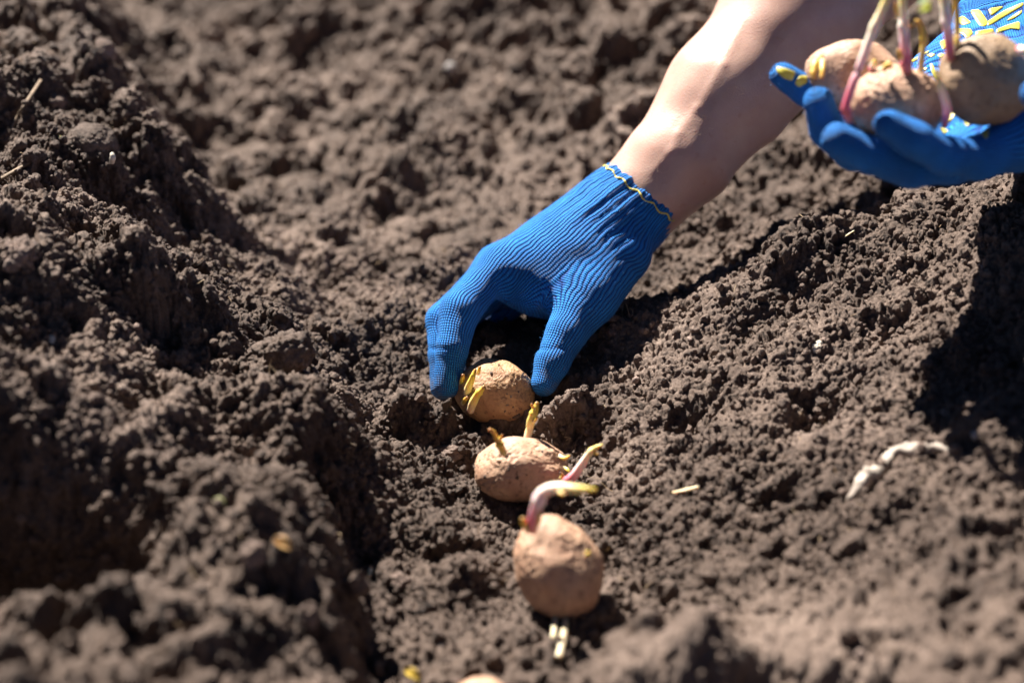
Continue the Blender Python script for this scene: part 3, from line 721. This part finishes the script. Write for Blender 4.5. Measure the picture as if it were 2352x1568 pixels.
# ------------------------------------------------------------------ holding hand
A5 = [(2030, 300, 1.298, 40), (1925, 262, 1.296, 38), (1850, 207, 1.286, 34), (1797, 172, 1.279, 31)]
M5 = [(2060, 370, 1.282, 42), (1960, 350, 1.272, 42), (1900, 300, 1.259, 40), (1880, 236, 1.246, 37)]
R5 = [(2190, 372, 1.256, 48), (2095, 388, 1.243, 46), (2000, 358, 1.230, 44), (1921, 322, 1.222, 38)]
L5 = [(2250, 362, 1.227, 46), (2168, 356, 1.209, 44), (2104, 322, 1.200, 42), (2042, 288, 1.196, 36)]
T5 = [(2560, 120, 1.261, 60), (2500, 170, 1.197, 50), (2430, 210, 1.173, 42), (2375, 215, 1.161, 32)]
H5 = [(2980, 60, 1.270, 105), (2800, 110, 1.270, 95), (2650, 160, 1.270, 100), (2500, 220, 1.282, 110)]
MM = [[(2560, 100, 1.359, 80), (2360, 60, 1.379, 60), (2165, 180, 1.341, 46), (2030, 300, 1.298, 40)],
      [(2560, 190, 1.320, 80), (2330, 200, 1.320, 62), (2060, 370, 1.282, 42)],
      [(2540, 230, 1.282, 95), (2360, 300, 1.282, 75), (2190, 372, 1.256, 48)],
      [(2540, 250, 1.251, 80), (2380, 310, 1.241, 60), (2250, 362, 1.227, 46)],
      [(2560, 20, 1.399, 80), (2400, 20, 1.399, 60), (2262, 46, 1.389, 54), (2146, 172, 1.350, 50)],
      [(2272, 62, 1.389, 52), (2240, 200, 1.330, 50), (2250, 330, 1.270, 50)],
      [(2400, 20, 1.399, 60), (2360, 180, 1.330, 60), (2340, 300, 1.270, 60)]]
c2 = at(2930, 80, 1.270); e2 = at(2980, 60, 1.270)-at(2800, 110, 1.270); e2 /= np.linalg.norm(e2)
F2 = [(2800, 110, 1.270, 82), (2940, 72, 1.270, 84), (3200, -40, 1.261, 110), (3500, -300, 1.241, 140), (3600, -900, 1.241, 150)]
Vh, Fh, fing2, th2, pp2 = build_glove('glove', H5, MM, [A5, M5, R5, L5], T5, .0015, (c2, e2), F2)
hx2 = chain(H5[::1]); kx = [(hx2+chain([(2500, 220, 1.30, 110), (2300, 260, 1.31, 90)]), .034, 0, 0, 3.)]
for f in fing2+[th2]:
    a = f[0][0]-_f*f[0][2]; t0, s0 = t_at(a, hx2, .034); kx.append((f, .0125, s0, t0, 1.))
T2, S2 = knit_coords(Vh, kx); nh = vert_normals(Vh, Fh)
Vh = Vh + nh*(.0009*fbm(Vh, 60, 2, 31))[:, None]
glove2 = mesh_obj('glove', Vh, Fh, M_KNIT, person); glove2.location = -np.array(person.location)
glove2['label'] = 'blue knitted glove with yellow rubber marks cupping potatoes'
add_attr(glove2, 'knit', np.stack([T2, S2, T2*0], -1))
fa2 = chain(F2); lo, hi = bounds(fa2, .008); B = Body(lo, hi, .004)
Vb, Fb = surface_nets(B.field(fa2, .03), B.lo, .004); Vb = smooth_mesh(Vb, Fb, 3, .5)
arm2 = mesh_obj('forearm', Vb, Fb, M_SKIN, person); arm2.location = -np.array(person.location)

def fibres(name, Vv, nn, mask, n, L0, rad, mat, parent, seed, lean=.8):
    g = np.random.default_rng(seed); ids = g.choice(np.nonzero(mask)[0], n)
    tg = g.standard_normal((n, 3)); d0 = nn[ids]+lean*tg; d0 /= np.linalg.norm(d0, axis=1)[:, None]
    d1 = d0+lean*g.standard_normal((n, 3)); d1 /= np.linalg.norm(d1, axis=1)[:, None]
    L_ = (L0*g.uniform(.4, 1.3, n))[:, None]; p0 = Vv[ids]; p1_ = p0+d0*L_*.5; p2_ = p1_+d1*L_*.5
    w = np.cross(d0, g.standard_normal((n, 3))); w /= np.linalg.norm(w, axis=1)[:, None]; w *= rad; w2 = np.cross(d0, w)
    ringf = lambda p, k: np.stack([p+w*k, p+(-.5*w+.87*w2)*k, p+(-.5*w-.87*w2)*k], 1)
    Vf = np.concatenate([ringf(p0, 1), ringf(p1_, .9), ringf(p2_, .3)], 1).reshape(-1, 3)
    q = [(a*3+j, a*3+(j+1) % 3, a*3+3+(j+1) % 3, a*3+3+j) for a in (0, 1) for j in range(3)]
    Ff = (np.array(q)[None]+(np.arange(n)*9)[:, None, None]).reshape(-1, 4)
    o = mesh_obj(name, Vf, Ff, mat, parent); o['kind'] = 'stuff'; return o
M_FUZZ = simple_mat('blue_fuzz', (.02, .18, .55), (.10, .35, .80), 200, .8)
M_HAIR = simple_mat('fair_hair', (.45, .30, .16), (.60, .42, .25), 200, .5)
gn = vert_normals(Vg, Fg)
fz = fibres('fuzz', Vg, gn, np.ones(len(Vg), bool), 5000, .0028, .000045, M_FUZZ, glove, 1)
fz2 = fibres('fuzz', Vh, vert_normals(Vh, Fh), np.ones(len(Vh), bool), 4500, .003, .00005, M_FUZZ, glove2, 2)
an_ = vert_normals(Va, Fqa)
hr_ = fibres('arm_hair', Va, an_, (Va[:, 2] > .06) & (Va[:, 2] < .30) & (an_@_f < .35), 700, .010, .00003, M_HAIR, arm, 3, .55)
# yellow rubber marks printed on the palm side
def marks(polys, bv, gl, name='rubber_mark', thick=.0006, dmax=9):
    Vs, Fs, off = [], [], 0
    for poly in polys:
        poly = np.array(poly, float); c = poly.mean(0); n = len(poly)
        rings = []
        # rounded corners
        dense = []
        for i in range(n):
            a, b = poly[i], poly[(i+1) % n]
            for t in (.15, .38, .62, .85): dense.append(a*(1-t)+b*t)
        dense = np.array(dense)
        for k_, (sc, h_) in enumerate(((1.17, -.0006), (1.12, thick*.6), (1.0, thick), (.55, thick*1.15), (.12, thick*1.1))):
            ring_ = []
            for p in dense:
                q = c+(p-c)*sc; h = cast(bv, q[0], q[1], h_)
                if h is None: ring_ = None; break
                ring_.append(h[0])
            if ring_ is None: break
            rings.append(ring_)
        if len(rings) < 5: continue
        m = len(dense)
        # drop a mark whose rays fell on different surfaces
        dep = [(np.array(p)-CAM)@_f for r_ in rings for p in r_]
        if max(dep)-min(dep) > .03: continue
        Vr = np.vstack([np.array(r_) for r_ in rings]+[np.mean(rings[-1], 0)[None]]); Fs = []
        for r_ in range(4):
            for j in range(m): Fs.append((r_*m+j, r_*m+(j+1) % m, (r_+1)*m+(j+1) % m, (r_+1)*m+j))
        for j in range(m): Fs.append((4*m+j, 4*m+(j+1) % m, 5*m))
        me = bpy.data.meshes.new(name); me.from_pydata(Vr.tolist(), [], Fs); me.polygons.foreach_set('use_smooth', [True]*len(me.polygons))
        me.materials.append(M_RUBBER); o = bpy.data.objects.new(name, me); COL.objects.link(o); o.parent = gl
def Z3(pts): return [(2009.6+.17977*x+.0, .17977*y) for x, y in pts]      # from the enlarged corner (x0 3500/4096)
POLYS = [Z3(p) for p in (
 [(1060, 240), (1130, 215), (1225, 295), (1120, 325), (1065, 285)],
 [(1225, 150), (1340, 140), (1440, 290), (1400, 335), (1330, 320)],
 [(1440, 285), (1640, 150), (1869, 50), (1869, 90), (1700, 185), (1480, 320)],
 [(1455, 120), (1640, 90), (1560, 150), (1490, 200)],
 [(1685, 265), (1869, 140), (1869, 180), (1760, 250)],
 [(1565, 380), (1690, 330), (1835, 285), (1835, 390), (1760, 365), (1640, 400), (1575, 420)],
 [(1295, 410), (1495, 375), (1510, 420), (1310, 465)],
 [(1060, 375), (1210, 375), (1245, 430), (1170, 490), (1120, 440), (1060, 425)],
 [(830, 545), (905, 510), (930, 600), (870, 635)],
 [(675, 560), (740, 500), (800, 530), (730, 620)], [(790, 480), (880, 400), (870, 440), (810, 500)],
 [(665, 715), (720, 688), (770, 705), (720, 738)], [(800, 712), (850, 688), (885, 705), (840, 745)],
 [(470, 780), (545, 735), (540, 765), (490, 800)], [(620, 690), (690, 655), (680, 680), (640, 700)],
 [(705, 830), (740, 830), (800, 1000), (770, 1010), (725, 930)], [(610, 880), (670, 870), (650, 910)],
 [(740, 1520), (800, 1465), (840, 1500), (800, 1568)], [(910, 1460), (1040, 1450), (960, 1560), (890, 1568)],
 [(1130, 1560), (1200, 1540), (1240, 1568), (1180, 1620)], [(1775, 1150), (1800, 960), (1869, 900), (1869, 1100), (1830, 1180)])]
def Z2(pts): return [(1665+.293*x, .293*y) for x, y in pts]
POLYS += [Z2(p) for p in (
 [(412, 530), (470, 540), (545, 570), (520, 630), (460, 610), (415, 570)],
 [(550, 650), (590, 600), (640, 600), (640, 650), (580, 680)],
 [(480, 505), (540, 515), (610, 550), (540, 545)],
 [(700, 668), (780, 658), (840, 672), (770, 680)], [(830, 930), (900, 922), (960, 930), (900, 940)],
 [(1300, 832), (1370, 828), (1430, 842), (1360, 848)],
 [(1790, 1060), (1850, 1010), (1870, 1090), (1830, 1110)], [(1690, 1010), (1720, 1000), (1750, 1030), (1720, 1050)],
 [(1890, 1060), (1950, 1050), (1940, 1110)], [(2010, 1040), (2070, 1020), (2050, 1090)])]
bvh2 = bvh_of(Vh, Fh)
marks(POLYS, bvh2, glove2)
def Z1(pts): return [(861.3+.2563*x, 574.2+.2563*y) for x, y in pts]
marks([Z1(p) for p in ([(1180, 520), (1300, 560), (1320, 640), (1240, 760), (1200, 640)], [(960, 740), (1060, 705), (1075, 730), (980, 760)],
  [(1010, 900), (1050, 880), (1040, 940), (1015, 945)], [(960, 820), (1010, 800), (1020, 830), (970, 840)])], bvg, glove)

# ------------------------------------------------------------------ debris on the soil
def lump(name, px, py, rx, ry, mat, seed, label, cat, group=None, rough=.25, up=.3, flat=1., sub=5):
    c = hit(px, py); d = (c-CAM)@_f; k = d/FPX
    Vn, F0 = ICO[sub]; r = np.array([rx*k, (rx+ry)/2*k*flat, ry*k])
    q = 1 + rough*fbm(Vn+seed, 1.6, 3, seed) + rough*.5*np.abs(vnoise(Vn, 7, seed+3)) + rough*.3*vnoise(Vn, 16, seed+5)
    o = mesh_obj(name, Vn*q[:, None]*r, F0, mat); o.location = c + np.array([0, .2*r[1], r[2]*up]); tag(o, label, cat, group); return o
GC = 'dry pale clods lying on the banks'
lump('soil_clod', 585, 1285, 30, 32, M_CLOD, 1, 'grey rounded clod beside the orange flake on the left bank', 'clod', GC, .2)
lump('soil_clod', 712, 1425, 22, 32, M_CLOD, 2, 'pale upright clod on the near left bank, lower right of the orange flake', 'clod', GC)
lump('soil_clod', 915, 1340, 26, 15, M_CLOD, 3, 'small flat grey clod on the furrow floor left of the nearest potato', 'clod', GC)
lump('soil_clod', 1030, 1048, 34, 17, M_CLOD, 4, 'pale grey crusty clod against the left side of the middle potato', 'clod', GC, .35)
lump('soil_clod', 128, 246, 24, 20, M_CLOD, 5, 'blurred pale clod behind the soil-caked potato', 'clod', GC)
lump('soil_clod', 238, 128, 26, 28, M_CLOD, 6, 'large pale clod at the far upper left, above the soil-caked potato', 'clod', GC)
lump('soil_clod', 40, 600, 38, 34, M_CLOD, 7, 'pale crumbling clod at the left edge of the picture', 'clod', GC, .4)
lump('soil_clod', 655, 822, 62, 46, M_SOIL, 8, 'big dark clod on the left bank toe, left of the gloved fingertips', 'clod', None, .3, .25)
lump('pebble', 1878, 803, 15, 14, M_PALE, 9, 'small whitish pebble on the right bank between the hand and the pale root', 'pebble')
lump('pebble', 1014, 1484, 8, 7, M_STONE, 10, 'tiny pale pebble on the furrow floor near the bottom edge', 'pebble', None, .1, sub=3)
lump('pebble', 120, 785, 9, 12, M_PALE, 12, 'tiny cream pebble on the left bank near the picture edge', 'pebble', None, .15, sub=3)
lump('pebble', 1035, 165, 14, 16, M_STONE, 13, 'blurred shiny pebble far behind the hand near the top', 'pebble', None, .15, sub=3)
lump('pebble', 2240, 1003, 10, 12, M_STONE, 14, 'small tan pebble at the right edge beyond the pale root', 'pebble', None, .15, sub=3)
def lay(name, pts, rad, mat, label, cat, lift=.4, squash=1., seed=1, **k):
    P = []
    for (x, y) in pts:
        c = hit(x, y); P.append(c)
    P = np.array(P); d = (P[0]-CAM)@_f
    # rest on the highest soil under it rather than follow every crumb
    z = P[:, 2].copy()
    if len(P) > 2: P[1:-1, 2] = np.maximum(P[1:-1, 2], (z[:-2]+z[2:])/2)
    P[:, 2] += rad[0]*d/FPX*lift
    o = tube(name, P, [r*d/FPX for r in rad], mat, seed=seed, squash=squash, **k); tag(o, label, cat); return o
lay('root', [(1950, 1150), (1972, 1118), (1995, 1092), (2022, 1086), (2052, 1052), (2100, 1030), (2150, 1030), (2190, 1040)], [8, 14, 23, 17, 19, 16, 12, 5], M_ROOT, 'pale crooked root lying on the right bank', 'root', rough=.45, lift=.05)
M_STEM = simple_mat('dull_stem', (.13, .09, .055), (.24, .17, .11), 150, .8)
def straws(specs):
    for (pts, r, lab) in specs: lay('straw', pts, r, M_STEM if 'stem' in lab else M_STRAW, lab, 'straw', lift=2.2 if (r[0] > 4 and 'stem' not in lab) else .5, squash=.6, seg=8)
straws([([(1274, 1412), (1276, 1440), (1270, 1472)], [5, 7, 6], 'short pale straw under the nearest potato, left one of the pair'),
        ([(1300, 1432), (1294, 1475), (1284, 1518)], [6, 9, 8], 'longer pale straw under the nearest potato, right one of the pair'),
        ([(1545, 1142), (1575, 1136), (1604, 1128)], [6, 7, 4], 'flattened beige straw on the right bank beside the middle potato shoots'),
        ([(848, 1332), (851, 1320), (854, 1308)], [5, 6, 4], 'tiny upright pale straw on the furrow floor left of the nearest potato'),
        ([(1940, 545), (1950, 538), (1962, 530)], [2, 2.5, 1.5], 'tiny straw on the right bank below the holding glove'),
        ([(1578, 962), (1588, 950), (1600, 945)], [2, 2.2, 1.2], 'thin orange straw on the right bank level with the gripped potato'),
        ([(95, 185), (62, 235), (38, 285), (12, 335)], [4, 4, 4, 3], 'long dry curved stem at the far left above the soil-caked potato'),
        ([(0, 415), (60, 385), (100, 360)], [6, 6, 4], 'pale dry stem running to the left edge below the soil-caked potato')])
def leaf(name, px, py, w, h, mat, label, cat, tilt=0., seed=1, up=.004):
    c = hit(px, py); d = (c-CAM)@_f; k = d/FPX; n = 12
    us = np.linspace(-1, 1, n); Vs = []
    for sgn in (1, -1):
        for a in us:
            for b in np.linspace(-1, 1, 7):
                wid = math.cos(a*math.pi/2)**.6
                Vs.append((a*w*k, b*h*k*wid, .25*h*k*b*b + .15*w*k*(1-a*a) + sgn*.00018))
    Vs = np.array(Vs); Vs[:, 2] += .0006*vnoise(Vs+seed, 200, seed)
    ct, st = math.cos(tilt), math.sin(tilt); Rm = np.array([[ct, -st, 0], [st, ct, 0], [0, 0, 1]])
    Bx = np.stack([_r, (_u*.8+_f*.6*0+np.array([0, .5, .2]))/np.linalg.norm(_u*.8+np.array([0, .5, .2])), -_f*.6+np.array([0, 0, .6])])
    Vw = (Vs@Rm.T)@Bx; Fs = []; m = n*7
    for i in range(n-1):
        for j in range(6):
            a = i*7+j; q = (a, a+7, a+8, a+1); Fs.append(q); Fs.append(tuple(m+x for x in q[::-1]))
    for i in range(n-1):
        for j in (0, 6):
            a = i*7+j; Fs.append((a, a+7, a+7+m, a+m) if j else (a, a+m, a+7+m, a+7))
    o = mesh_obj(name, Vw, Fs, mat); o.location = c + np.array([0, 0, up]); tag(o, label, cat); return o
leaf('leaf', 2128, 2, 40, 26, M_LEAF, 'pale green leaf on the far soil at the top edge behind the shoots', 'leaf', .2)
leaf('leaf', 2128, 28, 24, 10, M_LEAFY, 'yellow-green leaflet just below the pale green leaf', 'leaf', .5, 2)
leaf('leaf', 505, 1166, 17, 10, simple_mat('leaf_pale', (.40, .42, .14), (.52, .54, .24), 80, .5), 'small pale green leaf scrap on the near left bank', 'leaf', -.4, 3)
leaf('flake', 652, 1262, 26, 14, M_ORANGE, 'orange dry flake beside the grey rounded clod on the left bank', 'flake', -.5, 4)
leaf('flake', 948, 1560, 22, 12, simple_mat('yellow_flake', (.60, .40, .04), (.70, .50, .08), 100, .5), 'yellow flake at the bottom edge of the furrow floor', 'flake', -.6, 5)
leaf('flake', 345, 512, 5, 4, M_ORANGE, 'tiny orange flake on the slope right of the soil-caked potato', 'flake', .9, 6, .001)
leaf('flake', 1393, 1262, 9, 5, simple_mat('amber_flake', (.60, .38, .10), (.72, .52, .2), 100, .35), 'small amber flake right of the nearest potato', 'flake', .1, 7, .001)

# loose crumbs everywhere (nobody could count them)
g = np.random.default_rng(99)
def crumbs(n, xr, yr, r0, r1, seed):
    g = np.random.default_rng(seed); V0, F0 = ICO[2]
    r = r0*(r1/r0)**(g.random(n)**2.2)
    ii = np.nonzero((gy > yr[0]) & (gy < yr[1]))[0]; jj = np.nonzero((gx > xr[0]) & (gx < xr[1]))[0]
    sub = np.ix_(ii, jj); wgt = (np.gradient(gy)[ii][:, None]*np.gradient(gx)[jj][None]/nz[sub]**1.3).ravel()
    k = np.searchsorted(np.cumsum(wgt), g.random(n)*wgt.sum()); k = np.minimum(k, wgt.size-1)
    nn_ = np.stack([-dhx[sub].ravel()[k]*nz[sub].ravel()[k], -dhy[sub].ravel()[k]*nz[sub].ravel()[k], nz[sub].ravel()[k]], -1)
    q = np.stack([PX[sub].ravel()[k], PY[sub].ravel()[k], PZ[sub].ravel()[k]], -1) + nn_*(r*g.uniform(-.2, .5, n))[:, None]
    x, y, z = q.T
    var = [V0*(1+.3*vnoise(V0+k*7, 1.5, k)+.22*vnoise(V0+k*3, 3.5, k+20))[:, None] for k in range(10)]
    vi = g.integers(0, 10, n); base = np.stack(var)[vi]
    an = g.random(n)*6.28; c, s = np.cos(an), np.sin(an)
    R_ = np.zeros((n, 3, 3)); R_[:, 0, 0] = c; R_[:, 0, 1] = -s; R_[:, 1, 0] = s; R_[:, 1, 1] = c; R_[:, 2, 2] = 1
    sc = g.uniform(.7, 1.3, (n, 1, 3))
    Vv = np.einsum('nij,nkj->nki', R_, base*sc)*r[:, None, None] + np.stack([x, y, z], -1)[:, None, :]
    Fv = F0[None]+(np.arange(n)*len(V0))[:, None, None]
    return Vv.reshape(-1, 3), Fv.reshape(-1, 3)
parts = [crumbs(30000, (-.42, .42), (-.38, .15), .0007, .0036, 1), crumbs(2500, (-.7, .7), (.1, 1.3), .003, .009, 2), crumbs(900, (-.5, .5), (-.68, -.3), .002, .008, 3)]
off = 0; Vs, Fs = [], []
for v_, f_ in parts: Vs.append(v_); Fs.append(f_+off); off += len(v_)
cr = mesh_obj('soil_crumbs', np.vstack(Vs), np.vstack(Fs), M_SOIL, smooth=False); tag(cr, 'loose dark crumbs of soil strewn over the tilled ground', 'soil crumbs', kind='stuff')
v_, f_ = crumbs(1300, (-.5, .5), (-.45, .5), .0008, .0035, 4)
tag(mesh_obj('pale_crumbs', v_, f_, M_CLOD, smooth=False), 'dry pale crumbs and grit scattered over the dark soil', 'soil crumbs', kind='stuff')
sel = (np.abs(XX) < .45) & (YY > -.45) & (YY < .4); si = np.nonzero(sel.ravel())[0][::7]
nrm_g = np.stack([-dhx*nz, -dhy*nz, nz], -1).reshape(-1, 3)[si]
rl = fibres('rootlets', V[si]+nrm_g*.0004, nrm_g*.45, np.ones(len(si), bool), 420, .011, .00022, simple_mat('rootlet', (.30, .19, .10), (.50, .38, .24), 90, .8), None, 7, 1.1)
tag(rl, 'fine dry rootlets and straw threads strewn in the soil', 'root threads', kind='stuff')
for o_ in (p1, p2, p3, p4, p8):
    c = np.array(o_.location); print('potato', c.round(3), 'ground', ground_z(c[0], c[1]).round(4), 'R', round(o_['R'], 4)); 
for o_ in list(S.objects):
    if 'R' in o_.keys(): del o_['R']
